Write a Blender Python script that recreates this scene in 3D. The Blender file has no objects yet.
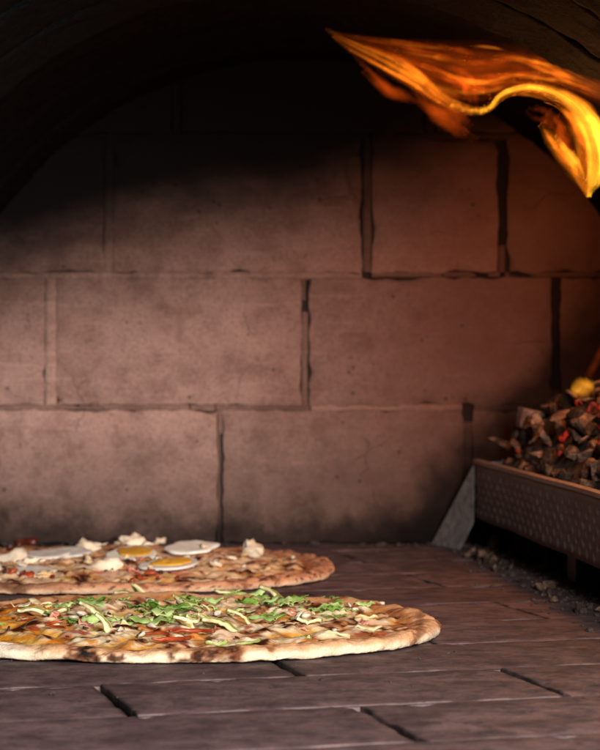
import bpy, bmesh, math, random
from mathutils import Vector, Matrix, noise as mn

S = bpy.context.scene
COL = S.collection
R = random.Random(7)

# ------------------------------------------------------------------ camera (metres; X right, Y into the oven, Z up)
F, H, CX, HY = 2150.0, 0.18, 300.0, 356.0          # focal length in photo pixels, eye height, principal column, horizon row
def at(x, y, d):                                    # photo pixel + distance -> point
    return Vector(((x - CX) / F * d, d, H - (y - HY) / F * d))
def on(x, y, z=0.0):                                # photo pixel -> point on the level z
    return at(x, y, (H - z) * F / (y - HY))

cam = bpy.data.cameras.new('camera')
cam.sensor_fit = 'VERTICAL'; cam.sensor_height = 36.0
cam.lens = 36.0 * F / 750.0
cam.shift_y = -(375.0 - HY) / 750.0
cam.clip_start = 0.01; cam.clip_end = 50
cam.dof.use_dof = True; cam.dof.focus_distance = 1.33; cam.dof.aperture_fstop = 16.0
camo = bpy.data.objects.new('camera', cam); COL.objects.link(camo)
camo.location = (0, 0, H); camo.rotation_euler = (math.radians(90), 0, 0)
S.camera = camo

# ------------------------------------------------------------------ world, lights, exposure
w = bpy.data.worlds.new('World'); S.world = w; w.use_nodes = True
w.node_tree.nodes['Background'].inputs['Color'].default_value = (0.55, 0.75, 1.0, 1)
w.node_tree.nodes['Background'].inputs['Strength'].default_value = 0.03

def lamp(name, kind, loc, energy, color, target=None, **kw):
    l = bpy.data.lights.new(name, kind); l.energy = energy; l.color = color
    for k, v in kw.items(): setattr(l, k, v)
    o = bpy.data.objects.new(name, l); COL.objects.link(o); o.location = loc
    if target is not None:
        o.rotation_euler = (Vector(target) - Vector(loc)).to_track_quat('-Z', 'Y').to_euler()
    return o
lamp('daylight', 'AREA', (0.36, -0.25, 0.50), 58.0, (1.0, 0.97, 0.94), (-0.05, 1.7, 0.10), shape='RECTANGLE', size=0.40, size_y=0.40)
lamp('flame_glow', 'POINT', at(652, 190, 1.62), 2.5, (1.0, 0.36, 0.10), shadow_soft_size=0.03)

S.view_settings.view_transform = 'Standard'; S.view_settings.look = 'None'
S.view_settings.exposure = 0.0; S.view_settings.gamma = 1.0; S.view_settings.use_curve_mapping = False
S.cycles.volume_step_rate = 1.0
S.cycles.max_bounces = 6
S.cycles.transparent_max_bounces = 24
S.cycles.sample_clamp_indirect = 4.0

# ------------------------------------------------------------------ helpers
def lin(c):
    return tuple((v / 12.92 if v <= 0.04045 else ((v + 0.055) / 1.055) ** 2.4) for v in (x / 255.0 for x in c))
def mix3(a, b, t):
    t = max(0.0, min(1.0, t)); return tuple(p + (q - p) * t for p, q in zip(a, b))
def sst(a, b, x):
    t = max(0.0, min(1.0, (x - a) / (b - a))); return t * t * (3 - 2 * t)
def N(x, y, z=0.0, s=1.0): return mn.noise(Vector((x * s, y * s, z * s)))
def FN(x, y, z, s, o=4): return mn.fractal(Vector((x * s, y * s, z * s)), 1.0, 2.0, o)

def tag(o, label=None, cat=None, group=None, kind=None):
    if label: o['label'] = label
    if cat: o['category'] = cat
    if group: o['group'] = group
    if kind: o['kind'] = kind
    return o
def empty(name, loc=(0, 0, 0)):
    o = bpy.data.objects.new(name, None); o.empty_display_size = 0.02; COL.objects.link(o); o.location = loc; return o
def link(name, me, mat=None, parent=None, loc=None, rot=None, scl=None):
    o = bpy.data.objects.new(name, me); COL.objects.link(o)
    if mat is not None and not me.materials: me.materials.append(mat)
    if loc is not None: o.location = loc
    if rot is not None: o.rotation_euler = rot
    if scl is not None: o.scale = scl
    if parent is not None:
        o.parent = parent
        o.matrix_parent_inverse = Matrix.Translation(-Vector(parent.location)) if parent.parent is None else (Matrix.Identity(4))
    return o
def mesh(name, vs, fs, smooth=True, cols=None):
    me = bpy.data.meshes.new(name); me.from_pydata([tuple(v) for v in vs], [], fs)
    if smooth: me.polygons.foreach_set('use_smooth', [True] * len(me.polygons))
    if cols is not None:
        a = me.color_attributes.new('Col', 'FLOAT_COLOR', 'POINT')
        flat = []
        for c in cols: flat += [c[0], c[1], c[2], 1.0]
        a.data.foreach_set('color', flat)
    me.update(); return me
def bm_mesh(name, bm, smooth=False):
    me = bpy.data.meshes.new(name); bm.to_mesh(me); bm.free()
    if smooth: me.polygons.foreach_set('use_smooth', [True] * len(me.polygons))
    return me

# ---- node materials
class NT:
    def __init__(self, name):
        self.m = bpy.data.materials.new(name); self.m.use_nodes = True
        self.t = self.m.node_tree; self.t.nodes.clear()
        self.out = self.t.nodes.new('ShaderNodeOutputMaterial')
    def n(self, t, **kw):
        nd = self.t.nodes.new(t)
        for k, v in kw.items():
            if k in nd.inputs: self.set(nd.inputs[k], v)
            else: setattr(nd, k, v)
        return nd
    def set(self, s, v):
        if isinstance(v, bpy.types.NodeSocket): self.t.links.new(v, s)
        elif isinstance(v, (tuple, list)) and s.type == 'RGBA' and len(v) == 3: s.default_value = (*v, 1)
        else: s.default_value = v
    def pos(self): return self.n('ShaderNodeNewGeometry').outputs['Position']
    def obj(self): return self.n('ShaderNodeTexCoord').outputs['Object']
    def gen(self): return self.n('ShaderNodeTexCoord').outputs['Generated']
    def noise(self, vec, scale, detail=4.0, rough=0.55, dist=0.0):
        nd = self.n('ShaderNodeTexNoise', Vector=vec, Scale=scale, Detail=detail, Roughness=rough, Distortion=dist)
        return nd.outputs['Fac']
    def vor(self, vec, scale, feature='F1'):
        nd = self.n('ShaderNodeTexVoronoi', feature=feature); self.set(nd.inputs['Vector'], vec); self.set(nd.inputs['Scale'], scale)
        return nd.outputs['Distance']
    def ramp(self, v, a, b, lo=0.0, hi=1.0):
        nd = self.n('ShaderNodeMapRange', interpolation_type='SMOOTHSTEP')
        for k, x in zip(('Value', 'From Min', 'From Max', 'To Min', 'To Max'), (v, a, b, lo, hi)): self.set(nd.inputs[k], x)
        return nd.outputs['Result']
    def math(self, op, a, b=0.0):
        nd = self.n('ShaderNodeMath', operation=op); self.set(nd.inputs[0], a); self.set(nd.inputs[1], b); return nd.outputs[0]
    def mix(self, f, a, b, mode='MIX'):
        nd = self.n('ShaderNodeMix', data_type='RGBA', blend_type=mode)
        self.set(nd.inputs[0], f); self.set(nd.inputs[6], a); self.set(nd.inputs[7], b); return nd.outputs[2]
    def xyz(self, v):
        nd = self.n('ShaderNodeSeparateXYZ', Vector=v); return nd.outputs
    def scale(self, v, s):
        nd = self.n('ShaderNodeVectorMath', operation='MULTIPLY'); self.set(nd.inputs[0], v); nd.inputs[1].default_value = s; return nd.outputs[0]
    def bump(self, h, strength=0.5, dist=0.001, normal=None):
        nd = self.n('ShaderNodeBump', Strength=strength, Distance=dist, Height=h)
        if normal is not None: self.set(nd.inputs['Normal'], normal)
        return nd.outputs['Normal']
    def bsdf(self, color, rough=0.8, normal=None, **kw):
        b = self.n('ShaderNodeBsdfPrincipled')
        self.set(b.inputs['Base Color'], color); self.set(b.inputs['Roughness'], rough)
        if normal is not None: self.set(b.inputs['Normal'], normal)
        for k, v in kw.items(): self.set(b.inputs[k.replace('_', ' ')], v)
        self.t.links.new(b.outputs[0], self.out.inputs['Surface']); return b
    def rand(self): return self.n('ShaderNodeObjectInfo').outputs['Random']

SOOT_SHADE = lin((6, 5, 5))  # near-black for real sooting and for painted shade
def mat_brick(name, base_a, base_b, soot_shade=True):
    q = NT(name); p = q.pos(); x, y, z = q.xyz(p)
    big = q.noise(p, 6, 5, .6); mid = q.noise(p, 38, 6, 0.68); fine = q.noise(p, 300, 5, 0.75); blot = q.noise(p, 16, 6, .66, .15)
    streak = q.noise(q.scale(p, (14, 14, 150)), 1.0, 5, .65)
    c = q.mix(q.ramp(big, .35, .65), base_a, base_b)
    c = q.mix(q.ramp(mid, .42, .72, 0, .6), c, (base_a[0] * .6, base_a[1] * .52, base_a[2] * .5))
    c = q.mix(q.ramp(blot, .48, .70, 0, .45), c, (base_a[0] * .5, base_a[1] * .42, base_a[2] * .38))
    c = q.mix(q.ramp(streak, .52, .76, 0, .38), c, tuple(min(1, v * 1.4) for v in base_b))
    c = q.mix(q.ramp(fine, .30, .62, .38, 0.0), c, (0.035, .024, .02))
    # heat-reddened brick with shade painted in, darker towards the fire side
    red = q.math('MULTIPLY', q.ramp(x, -.10, .18, 0, .8), q.ramp(big, .2, .7, .7, 1))
    c = q.mix(red, c, tuple(v * k_ for v, k_ in zip(base_a, (.52, .33, .26))))
    rv = q.ramp(q.rand(), 0, 1, .84, 1.1)
    c = q.mix(1.0, c, q.n('ShaderNodeCombineColor', Red=rv, Green=rv, Blue=rv).outputs[0], 'MULTIPLY')
    pit = q.ramp(q.vor(p, 85), .06, .20, 1, 0)
    pitm = q.math('MULTIPLY', pit, q.ramp(q.noise(p, 24, 3), .55, .66))
    wv = q.n('ShaderNodeVectorMath', operation='ADD'); q.set(wv.inputs[0], p)
    nc = q.n('ShaderNodeTexNoise', Vector=p, Scale=22.0, Detail=4.0); sc_ = q.scale(nc.outputs['Color'], (.05, .05, .05)); q.set(wv.inputs[1], sc_)
    crack = q.math('MULTIPLY', q.ramp(q.vor(wv.outputs[0], 9, 'DISTANCE_TO_EDGE'), .001, .008, 1, 0), q.ramp(q.noise(p, 11, 3), .55, .63))
    pitm = q.math('MAXIMUM', pitm, q.math('MULTIPLY', crack, .45))
    c = q.mix(q.math('MULTIPLY', pitm, .5), c, (.022, .017, .016))
    if soot_shade:
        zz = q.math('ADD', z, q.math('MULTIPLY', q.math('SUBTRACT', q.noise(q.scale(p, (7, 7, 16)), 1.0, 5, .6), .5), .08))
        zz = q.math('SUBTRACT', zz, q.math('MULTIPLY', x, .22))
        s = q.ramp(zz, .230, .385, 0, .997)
        # dirt splashed on the foot of the wall and a dark diagonal by the fire tray
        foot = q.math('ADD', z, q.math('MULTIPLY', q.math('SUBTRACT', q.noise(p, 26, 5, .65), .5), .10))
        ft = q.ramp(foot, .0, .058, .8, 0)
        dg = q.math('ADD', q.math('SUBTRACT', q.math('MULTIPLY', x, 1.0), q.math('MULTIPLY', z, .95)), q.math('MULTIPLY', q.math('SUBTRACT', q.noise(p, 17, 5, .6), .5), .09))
        fr = q.ramp(dg, .032, .090, 0, .84)  # sooty brick plus painted shadow beside the tray end
        rt = q.math('MULTIPLY', q.ramp(x, .20, .30, 0, .6), q.ramp(q.noise(p, 12, 4), .25, .6, .55, 1))  # painted shade, darkening the brick at the far right
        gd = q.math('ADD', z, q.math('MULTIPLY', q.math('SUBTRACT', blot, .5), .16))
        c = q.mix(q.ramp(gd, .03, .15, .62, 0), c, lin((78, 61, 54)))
        for f in (ft, fr, rt, s): c = q.mix(f, c, SOOT_SHADE)
    h = q.math('ADD', q.math('MULTIPLY', fine, .35), q.math('MULTIPLY', mid, .9))
    h = q.math('SUBTRACT', h, q.math('MULTIPLY', pitm, 1.2))
    q.bsdf(c, .93, q.bump(h, .75, .0022), Specular_IOR_Level=.18); return q.m
M = {}
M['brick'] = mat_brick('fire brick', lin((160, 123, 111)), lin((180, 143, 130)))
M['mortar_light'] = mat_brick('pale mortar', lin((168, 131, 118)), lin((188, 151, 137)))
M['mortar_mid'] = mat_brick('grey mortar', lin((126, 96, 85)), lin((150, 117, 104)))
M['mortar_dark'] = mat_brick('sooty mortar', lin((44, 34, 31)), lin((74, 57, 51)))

def mat_tile():
    q = NT('hearth tile'); p = q.pos(); g = q.xyz(q.gen())
    big = q.noise(p, 11, 4); mid = q.noise(p, 60, 5, .65); fine = q.noise(p, 420, 4, .7)
    smear = q.noise(q.scale(p, (12, 70, 10)), 1.0, 5, .6)
    blot = q.noise(p, 26, 5, .65, .5)
    c = q.mix(q.ramp(big, .3, .7), lin((98, 76, 77)), lin((124, 99, 98)))
    c = q.mix(q.ramp(blot, .46, .66, 0, .7), c, lin((60, 44, 45)))
    c = q.mix(q.ramp(mid, .38, .70, 0, .75), c, lin((54, 41, 43)))
    c = q.mix(q.ramp(smear, .5, .78, 0, .3), c, lin((140, 112, 106)))
    c = q.mix(q.ramp(fine, .3, .7, .35, 0), c, lin((40, 30, 30)))
    rv = q.ramp(q.rand(), 0, 1, .86, 1.08)
    c = q.mix(1.0, c, q.n('ShaderNodeCombineColor', Red=rv, Green=rv, Blue=rv).outputs[0], 'MULTIPLY')
    sp = q.math('MULTIPLY', q.ramp(q.vor(p, 130), .1, .22, 1, 0), q.ramp(q.noise(p, 30, 3), .55, .68))
    c = q.mix(q.math('MULTIPLY', sp, .8), c, lin((26, 21, 21)))
    # pale ash rubbed into the long edges
    e = q.math('MINIMUM', g[1], q.math('SUBTRACT', 1.0, g[1]))
    ash = q.math('MULTIPLY', q.ramp(e, .0, .045, 1, 0), q.ramp(q.noise(p, 45, 4, .6), .36, .62, .1, 1))
    c = q.mix(q.math('MULTIPLY', ash, .38), c, lin((132, 110, 106)))
    e2 = q.math('MINIMUM', g[0], q.math('SUBTRACT', 1.0, g[0]))
    c = q.mix(q.math('MULTIPLY', q.ramp(e2, .002, .014, 1, 0), q.ramp(q.noise(p, 60, 4, .6), .35, .6, .1, .9)), c, lin((24, 19, 19)))
    h = q.math('ADD', q.math('MULTIPLY', fine, .3), q.math('MULTIPLY', mid, 1.0))
    h = q.math('SUBTRACT', h, q.math('MULTIPLY', sp, .8))
    scr = q.noise(q.scale(p, (160, 26, 10)), 1.0, 4, .6, .4)
    c = q.mix(q.ramp(scr, .60, .72, 0, .4), c, lin((44, 33, 33)))
    q.bsdf(c, q.ramp(mid, .3, .7, .55, .85), q.bump(h, .8, .0018), Specular_IOR_Level=.3); return q.m
M['tile'] = mat_tile()

def mat_simple(name, a, b, scale=60, rough=.85, bump=.6, dist=.001, **kw):
    q = NT(name); p = q.pos()
    n1 = q.noise(p, scale, 5, .62); n2 = q.noise(p, scale * 6, 3, .6)
    c = q.mix(q.ramp(n1, .3, .7), a, b); c = q.mix(q.ramp(n2, .3, .75, 0, .4), c, tuple(v * .5 for v in a))
    q.bsdf(c, rough, q.bump(q.math('ADD', n1, q.math('MULTIPLY', n2, .5)), bump, dist), **kw); return q.m
M['ash_fill'] = mat_simple('packed ash', lin((60, 48, 48)), lin((110, 92, 88)), 60)
M['dark_fill'] = mat_simple('sooty joint filling', lin((20, 17, 17)), lin((36, 30, 29)), 90)
M['vault'] = mat_simple('sooty vault', lin((9, 7, 7)), lin((22, 16, 13)), 110, .95, 1.0, .003, Specular_IOR_Level=.05)
M['vault_front'] = mat_simple('grey front vault', lin((18, 20, 22)), lin((32, 33, 35)), 170, .95, 1.0, .004, Specular_IOR_Level=.05)
M['steel'] = mat_simple('blackened steel', lin((76, 69, 68)), lin((108, 98, 95)), 90, .45, .4, .0008, Metallic=.35)
M['rim'] = mat_simple('fire-lit steel lip', lin((150, 124, 112)), lin((184, 158, 145)), 160, .5, .3, .0006, Metallic=.35)  # paler and pinker than the panel: firelight painted into the lip
M['slab'] = mat_simple('grey ash-dusted slab', lin((104, 95, 91)), lin((150, 140, 135)), 110, .9, 1.0, .002)
M['ash_bed'] = mat_simple('ash bed', lin((40, 32, 29)), lin((88, 70, 62)), 90, .95, 1.0, .004)

def mat_coal(name, a, b, glow=0.0):
    q = NT(name); p = q.pos(); o = q.obj()
    n1 = q.noise(p, 70, 5, .65); n2 = q.noise(p, 320, 4, .65)
    c = q.mix(q.ramp(n1, .40, .66), a, b); c = q.mix(q.ramp(n2, .35, .7, .55, 0), c, (.012, .01, .01))
    b_ = q.bsdf(c, .92, q.bump(q.math('ADD', n1, q.math('MULTIPLY', n2, .4)), 1.0, .004), Specular_IOR_Level=.15)
    if glow:
        g = q.math('MULTIPLY', q.ramp(q.noise(p, 90, 3), .5, .66), glow)
        q.set(b_.inputs['Emission Color'], (1.0, .05, .022)); q.set(b_.inputs['Emission Strength'], g)
    return q.m
M['coal_dark'] = mat_coal('charcoal', lin((26, 22, 21)), lin((70, 58, 52)))
M['coal_ash'] = mat_coal('ashy charcoal', lin((58, 42, 34)), lin((150, 116, 94)))
M['coal_pink'] = mat_coal('pale ashy block', lin((142, 110, 98)), lin((176, 144, 130)))
M['coal_flake'] = mat_coal('ashy flake', lin((120, 90, 74)), lin((190, 154, 130)))
M['coal_glow'] = mat_coal('glowing ember', lin((30, 20, 18)), lin((90, 62, 52)), .38)

def mat_food(name, rough=.5, bump=.4, scale=500, sss=.08, var=.35, spec=.4, coat=0.0):
    q = NT(name); p = q.pos(); col = q.n('ShaderNodeVertexColor', layer_name='Col').outputs['Color']
    n1 = q.noise(p, scale, 4, .65); n2 = q.noise(p, scale * .25, 3, .6)
    c = q.mix(q.ramp(n1, .35, .75, 0, var), col, q.mix(1.0, col, (.62, .46, .34, 1), 'MULTIPLY'))
    r = q.ramp(n2, .35, .65, rough - .12, rough + .14)
    q.bsdf(c, r, q.bump(q.math('ADD', q.math('MULTIPLY', n1, .6), n2), bump, .0012), Subsurface_Weight=sss, Subsurface_Scale=.003,
           Subsurface_Radius=(1.0, .5, .25), Specular_IOR_Level=spec, Coat_Weight=coat, Coat_Roughness=.25); return q.m
M['crust'] = mat_food('baked crust', .78, .55, 700, .06, .4, .2)
M['cheese'] = mat_food('melted cheese', .36, .45, 520, .12, .25, .5, .3)
def mat_flat(name, a, b, rough=.5, scale=220, sss=.1, spec=.45, bump=.3):
    q = NT(name); p = q.pos()
    n1 = q.noise(p, scale, 4, .6); n2 = q.noise(p, scale * .2, 3)
    c = q.mix(q.ramp(q.math('ADD', q.math('MULTIPLY', n1, .5), q.math('MULTIPLY', n2, .5)), .38, .62), a, b)
    rv = q.ramp(q.rand(), 0, 1, .8, 1.12)
    c = q.mix(1.0, c, q.n('ShaderNodeCombineColor', Red=rv, Green=rv, Blue=rv).outputs[0], 'MULTIPLY')
    q.bsdf(c, rough, q.bump(n1, bump, .0008), Subsurface_Weight=sss, Subsurface_Scale=.003, Specular_IOR_Level=spec); return q.m
M['lettuce'] = mat_flat('lettuce', lin((106, 142, 54)), lin((186, 204, 128)), .4, 110)
M['lettuce_dark'] = mat_flat('dark lettuce', lin((60, 104, 32)), lin((138, 172, 74)), .4, 110)
M['avocado'] = mat_flat('avocado flesh', lin((218, 200, 140)), lin((238, 226, 178)), .45, 200)
M['cheese_melt'] = mat_flat('cheese shred', lin((222, 186, 122)), lin((242, 222, 180)), .42, 130, .12, .5, .5)
M['avocado_skin'] = mat_flat('green avocado edge', lin((118, 138, 50)), lin((160, 172, 84)), .5, 200)
M['onion'] = mat_flat('white onion', lin((196, 178, 148)), lin((218, 206, 184)), .35, 200)
M['ham'] = mat_flat('ham', lin((196, 112, 92)), lin((222, 158, 136)), .5, 220)
M['mushroom'] = mat_flat('browned mushroom', lin((112, 78, 48)), lin((178, 140, 98)), .6, 200)
M['tomato'] = mat_flat('roast tomato', lin((132, 38, 16)), lin((182, 84, 40)), .35, 160)
M['tomato_dark'] = mat_flat('charred tomato', lin((60, 20, 13)), lin((110, 42, 25)), .4, 200)
M['chicken'] = mat_flat('pale cream dollop', lin((238, 210, 176)), lin((248, 230, 204)), .65, 260, .15, .3, .6)
M['egg_white'] = mat_flat('egg white', lin((224, 214, 196)), lin((242, 236, 224)), .3, 90, .15, .5, .12)
M['yolk'] = mat_flat('egg yolk', lin((218, 150, 34)), lin((236, 182, 66)), .5, 260, .12, .4, .4)
M['char'] = mat_flat('burnt crumb', lin((30, 16, 10)), lin((84, 44, 20)), .6, 260, .0)

# ------------------------------------------------------------------ rough blocks: bricks and tiles with worn edges
def rough_block(name, w, h, dep, seed, step, wob, bev, chip, bow=.0006):
    """front face in the local x/y plane at z=0 (outwards = +z), body reaching dep behind it"""
    def stops(L):
        n = max(3, int(round((L - 4 * bev) / step)))
        return [0, bev * .35, bev] + [2 * bev + (L - 4 * bev) * i / n for i in range(n + 1)] + [L - bev, L - bev * .35, L]
    xs, ys = stops(w), stops(h); nx, ny = len(xs), len(ys); vs = []; o = seed * 7.31
    for j, y in enumerate(ys):
        for i, x in enumerate(xs):
            ex, ey = min(x, w - x), min(y, h - y); e = min(ex, ey)
            nn = FN(x + o, y - o, seed, 30, 3)
            c = max(0, N(x - o, y + o, seed * 1.7, 55) - .12) * chip * sst(.014, 0, e) * 3.0
            z = -bev * (1 - min(1, e / (2 * bev))) ** 2 + nn * bow - c
            k = sst(.012, 0, e)
            dx = N(o, y, seed, 60) * wob * k + N(o, y, seed + 3, 180) * wob * .5 * k
            dy = N(x, o, seed + 9, 60) * wob * k + N(x, o, seed + 5, 180) * wob * .5 * k
            cx_ = (1 if x < w / 2 else -1) * c * .5 if ex < ey else 0
            cy_ = (1 if y < h / 2 else -1) * c * .5 if ey <= ex else 0
            vs.append((x - w / 2 + dx + cx_, y - h / 2 + dy + cy_, z))
    fs = [(j * nx + i, j * nx + i + 1, (j + 1) * nx + i + 1, (j + 1) * nx + i) for j in range(ny - 1) for i in range(nx - 1)]
    ring = [i for i in range(nx)] + [j * nx + nx - 1 for j in range(1, ny)] + [(ny - 1) * nx + i for i in range(nx - 2, -1, -1)] + [j * nx for j in range(ny - 2, 0, -1)]
    b0 = len(vs)
    for r in ring: vs.append((vs[r][0], vs[r][1], -dep))
    L = len(ring)
    for k in range(L): fs.append((ring[(k + 1) % L], ring[k], b0 + k, b0 + (k + 1) % L))
    fs.append(tuple(b0 + k for k in range(L - 1, -1, -1)))
    me = mesh(name, vs, fs); return me

# ------------------------------------------------------------------ hearth floor: fire bricks laid in running bond, turned 16 degrees
ANG = math.radians(15.4)
U = Vector((math.cos(ANG), math.sin(ANG), 0)); V = Vector((-math.sin(ANG), math.cos(ANG), 0))
WALL_D = 387.0 / (544 - HY)
P0 = on(103, 689); P1 = on(500, 669); PB = on(119, 703)
TL = (P1 - P0).dot(U)                                   # tile length from two neighbouring cross joints
TW = (on(300, 676) - on(300, 708)).dot(V)               # row width from two neighbouring long joints
floor = empty('oven_floor'); floor['kind'] = 'structure'
me = mesh('floor_bed', [(-.6, .55, -.012), (.6, .55, -.012), (.6, 2.2, -.012), (-.6, 2.2, -.012), (-.6, .55, -.05), (.6, .55, -.05), (.6, 2.2, -.05), (-.6, 2.2, -.05)],
          [(0, 1, 2, 3), (7, 6, 5, 4), (0, 4, 5, 1), (1, 5, 6, 2), (2, 6, 7, 3), (3, 7, 4, 0)], False)
link('joint_bed', me, M['dark_fill'], floor)
tile_meshes = [rough_block('hearth_tile', TL - .0046, TW - .0014, .011, 11 + k, .011, .0006, .0003, .0012, .0003) for k in range(10)]
tight_meshes = [rough_block('hearth_tile', TL - .0016, TW - .0014, .011, 31 + k, .011, .0005, .0003, .0010, .0003) for k in range(10)]
v_line = on(300, 676).dot(V)                            # the long joint seen at row 676
u_off = on(119, 703).dot(U)
for r in range(-8, 12):
    vc = v_line - TW * (.5 + r)                         # r = 0 is the row in front of that joint
    any_tile = False
    for k in range(-7, 8):
        uc = u_off + TL * (k + .5 + (.5 if r % 2 else 0))
        c = U * uc + V * vc
        if not (-.44 < c.x < .47 and .72 < c.y < WALL_D + .10): continue
        o = link('tile', (tile_meshes if r > -2 else tight_meshes)[R.randrange(10)], M['tile'], floor, (c.x, c.y, R.uniform(-.0004, .0002)),
                 (R.gauss(0, .0008), R.gauss(0, .0007), ANG + R.gauss(0, .002) + (math.pi if R.random() < .5 else 0)))
        any_tile = True
    if any_tile:                                        # ash packed into the long joint behind this row
        n = 90; vs = []; fs = []
        for i in range(n + 1):
            u = -.62 + 1.3 * i / n
            for s in (-1, 1):
                p = U * u + V * (vc + TW / 2 + s * (.0008 + .0002 * N(u, r, s, 90)))
                vs.append((p.x, p.y, -.0006 + .0004 * N(u, r * 3.1, 0, 45)))
        keep = [i for i in range(n) if all(-.42 < vs[2 * i + k][0] < .45 and .75 < vs[2 * i + k][1] < WALL_D for k in (0, 1, 2, 3))]
        fs = [(2 * i, 2 * i + 2, 2 * i + 3, 2 * i + 1) for i in keep]
        if fs: link('ash_joint', mesh('ash_joint', vs, fs), M['ash_fill'], floor)

# ------------------------------------------------------------------ back wall: large fire bricks, mortar pieces between them
wall = empty('back_wall', (0, WALL_D, 0)); wall['kind'] = 'structure'
def wp(x, y): return at(x, y, WALL_D)
SC = F / WALL_D
me = mesh('wall_core', [(-.42, WALL_D + .008, -.01), (.42, WALL_D + .008, -.01), (.42, WALL_D + .008, .56), (-.42, WALL_D + .008, .56),
                        (-.42, WALL_D + .1, -.01), (.42, WALL_D + .1, -.01), (.42, WALL_D + .1, .56), (-.42, WALL_D + .1, .56)],
          [(0, 1, 2, 3), (7, 6, 5, 4), (0, 4, 5, 1), (1, 5, 6, 2), (2, 6, 7, 3), (3, 7, 4, 0)], False)
link('wall_core', me, M['mortar_dark'], wall)
# courses: (top row px, bottom row px, vertical joints px with half width)
courses = [
    (410.5, 543, [(-34, 4), (220, 2.8), (468, 4.5), (720, 5)]),
    (277.5, 405.5, [(-205, 5), (50, 5.5), (305, 4), (556, 4.5), (810, 5)]),
    (138, 272.8, [(-150, 5), (108, 4.5), (367, 5.5), (503, 4.5), (760, 5)]),
    (4, 133, [(-80, 5), (176, 5), (430, 5), (684, 5)]),
    (-128, -3, [(-40, 5), (300, 5), (560, 5)]),
]
seed = 40
for ci, (yt, yb, js) in enumerate(courses):
    js = [(-330, 4)] + [j for j in js if -330 < j[0] < 800] + [(920, 4)]
    for (xa, wa), (xb, wb) in zip(js, js[1:]):
        x0, x1 = max(xa + wa, -140), min(xb - wb, 740)
        if x1 - x0 < 25: continue
        seed += 1
        c = wp((x0 + x1) / 2, (yt + yb) / 2)
        me = rough_block('wall_brick', (x1 - x0) / SC, (yb - yt) / SC, .009, seed, .0060, .0020, .0010, .0034, .0011)
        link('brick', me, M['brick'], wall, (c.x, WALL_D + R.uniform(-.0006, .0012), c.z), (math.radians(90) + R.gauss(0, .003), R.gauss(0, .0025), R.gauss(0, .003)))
def mortar(x0, y0, x1, y1, mat, proud, amp, seed, gaps=0.0, erode=0.0):
    """a ragged strip of mortar in a joint; proud: its face relative to the bricks"""
    wv, hv = (x1 - x0) / SC, (y1 - y0) / SC; vert = hv > wv
    n = max(6, int(max(wv, hv) / .005)); m = 5; vs = []; fs = []
    for i in range(n + 1):
        for j in range(m + 1):
            a, b = i / n, j / m
            L = a * max(wv, hv)
            er = erode * max(0, N(L, seed, j * .2, 28)) + .18 * N(L, seed * 2.0, j * .13, 120)
            if vert: bx = .5 + (b - .5) * (1 - er); x, z = x0 + (x1 - x0) * bx, y0 + (y1 - y0) * a
            else: bx = .5 + (b - .5) * (1 - er); x, z = x0 + (x1 - x0) * a, y0 + (y1 - y0) * bx
            edge = min(b, 1 - b)
            dy = -proud + amp * FN(L, b * .02, seed, 90, 3) + (.004 if edge < .01 else 0)
            if gaps and N(L, seed, 4, 34) > gaps: dy += .006
            p = wp(x, z); vs.append((p.x, WALL_D + dy, p.z))
    for i in range(n):
        for j in range(m):
            f = (i * (m + 1) + j, i * (m + 1) + j + 1, (i + 1) * (m + 1) + j + 1, (i + 1) * (m + 1) + j)
            fs.append(f if not vert else f[::-1])
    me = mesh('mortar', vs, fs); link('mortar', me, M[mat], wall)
# vertical joints as the photo shows them
mortar(-39, 412, -29, 543, 'mortar_light', -.001, .001, 1)
mortar(216.8, 411, 223.2, 434, 'mortar_mid', -.0012, .001, 2); mortar(217, 428, 220.2, 543, 'mortar_mid', -.0022, .0014, 3, erode=.5)
mortar(462.8, 422, 473.2, 543, 'mortar_mid', -.0008, .0012, 4)
mortar(44, 278, 57, 405, 'mortar_light', -.0002, .0012, 5, erode=.2)
mortar(300.5, 278, 306, 300, 'mortar_mid', -.004, .001, 6); mortar(300.6, 312, 308.4, 405, 'mortar_mid', -.0014, .0012, 7, erode=.5)
mortar(551, 390, 561, 405, 'mortar_mid', -.002, .001, 8)
mortar(102, 138, 114, 272, 'mortar_light', .0002, .0014, 9, erode=.2)
mortar(362.3, 138, 371.6, 272, 'mortar_mid', -.0012, .0012, 10, erode=.3)
mortar(498, 245, 506, 272, 'mortar_mid', -.003, .001, 11)
mortar(170, 4, 182, 133, 'mortar_mid', -.001, .001, 12); mortar(424, 4, 436, 133, 'mortar_mid', -.001, .001, 13)
# bed joints
mortar(-140, 403.5, 57, 412, 'mortar_mid', -.0014, .0016, 21, .25, .45)
mortar(57, 403.5, 215, 412, 'mortar_mid', -.0012, .0018, 22, .22, .4); mortar(216, 403.5, 310, 412.5, 'mortar_mid', -.0006, .0016, 23, .35, .3)
mortar(311, 403.5, 462, 412, 'mortar_light', -.0008, .0012, 24, .42, .25); mortar(474, 403.5, 740, 412, 'mortar_mid', -.001, .0012, 25, .3)
mortar(-140, 271.5, 45, 279.5, 'mortar_light', -.0004, .0018, 31, .22, .3); mortar(45, 271.5, 190, 279.5, 'mortar_light', -.0002, .0018, 32, .26, .3)
mortar(190, 271.5, 362, 279.5, 'mortar_light', -.0008, .0016, 33, .24, .35); mortar(372, 271.5, 500, 277.5, 'mortar_mid', -.002, .0012, 34, .2, .4)
mortar(505, 271.5, 740, 277.5, 'mortar_mid', -.0022, .0012, 35, .15, .4)
mortar(-140, 132.5, 362, 139.5, 'mortar_mid', -.001, .0012, 41); mortar(372, 132.5, 740, 139.5, 'mortar_mid', -.001, .0012, 42)

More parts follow.
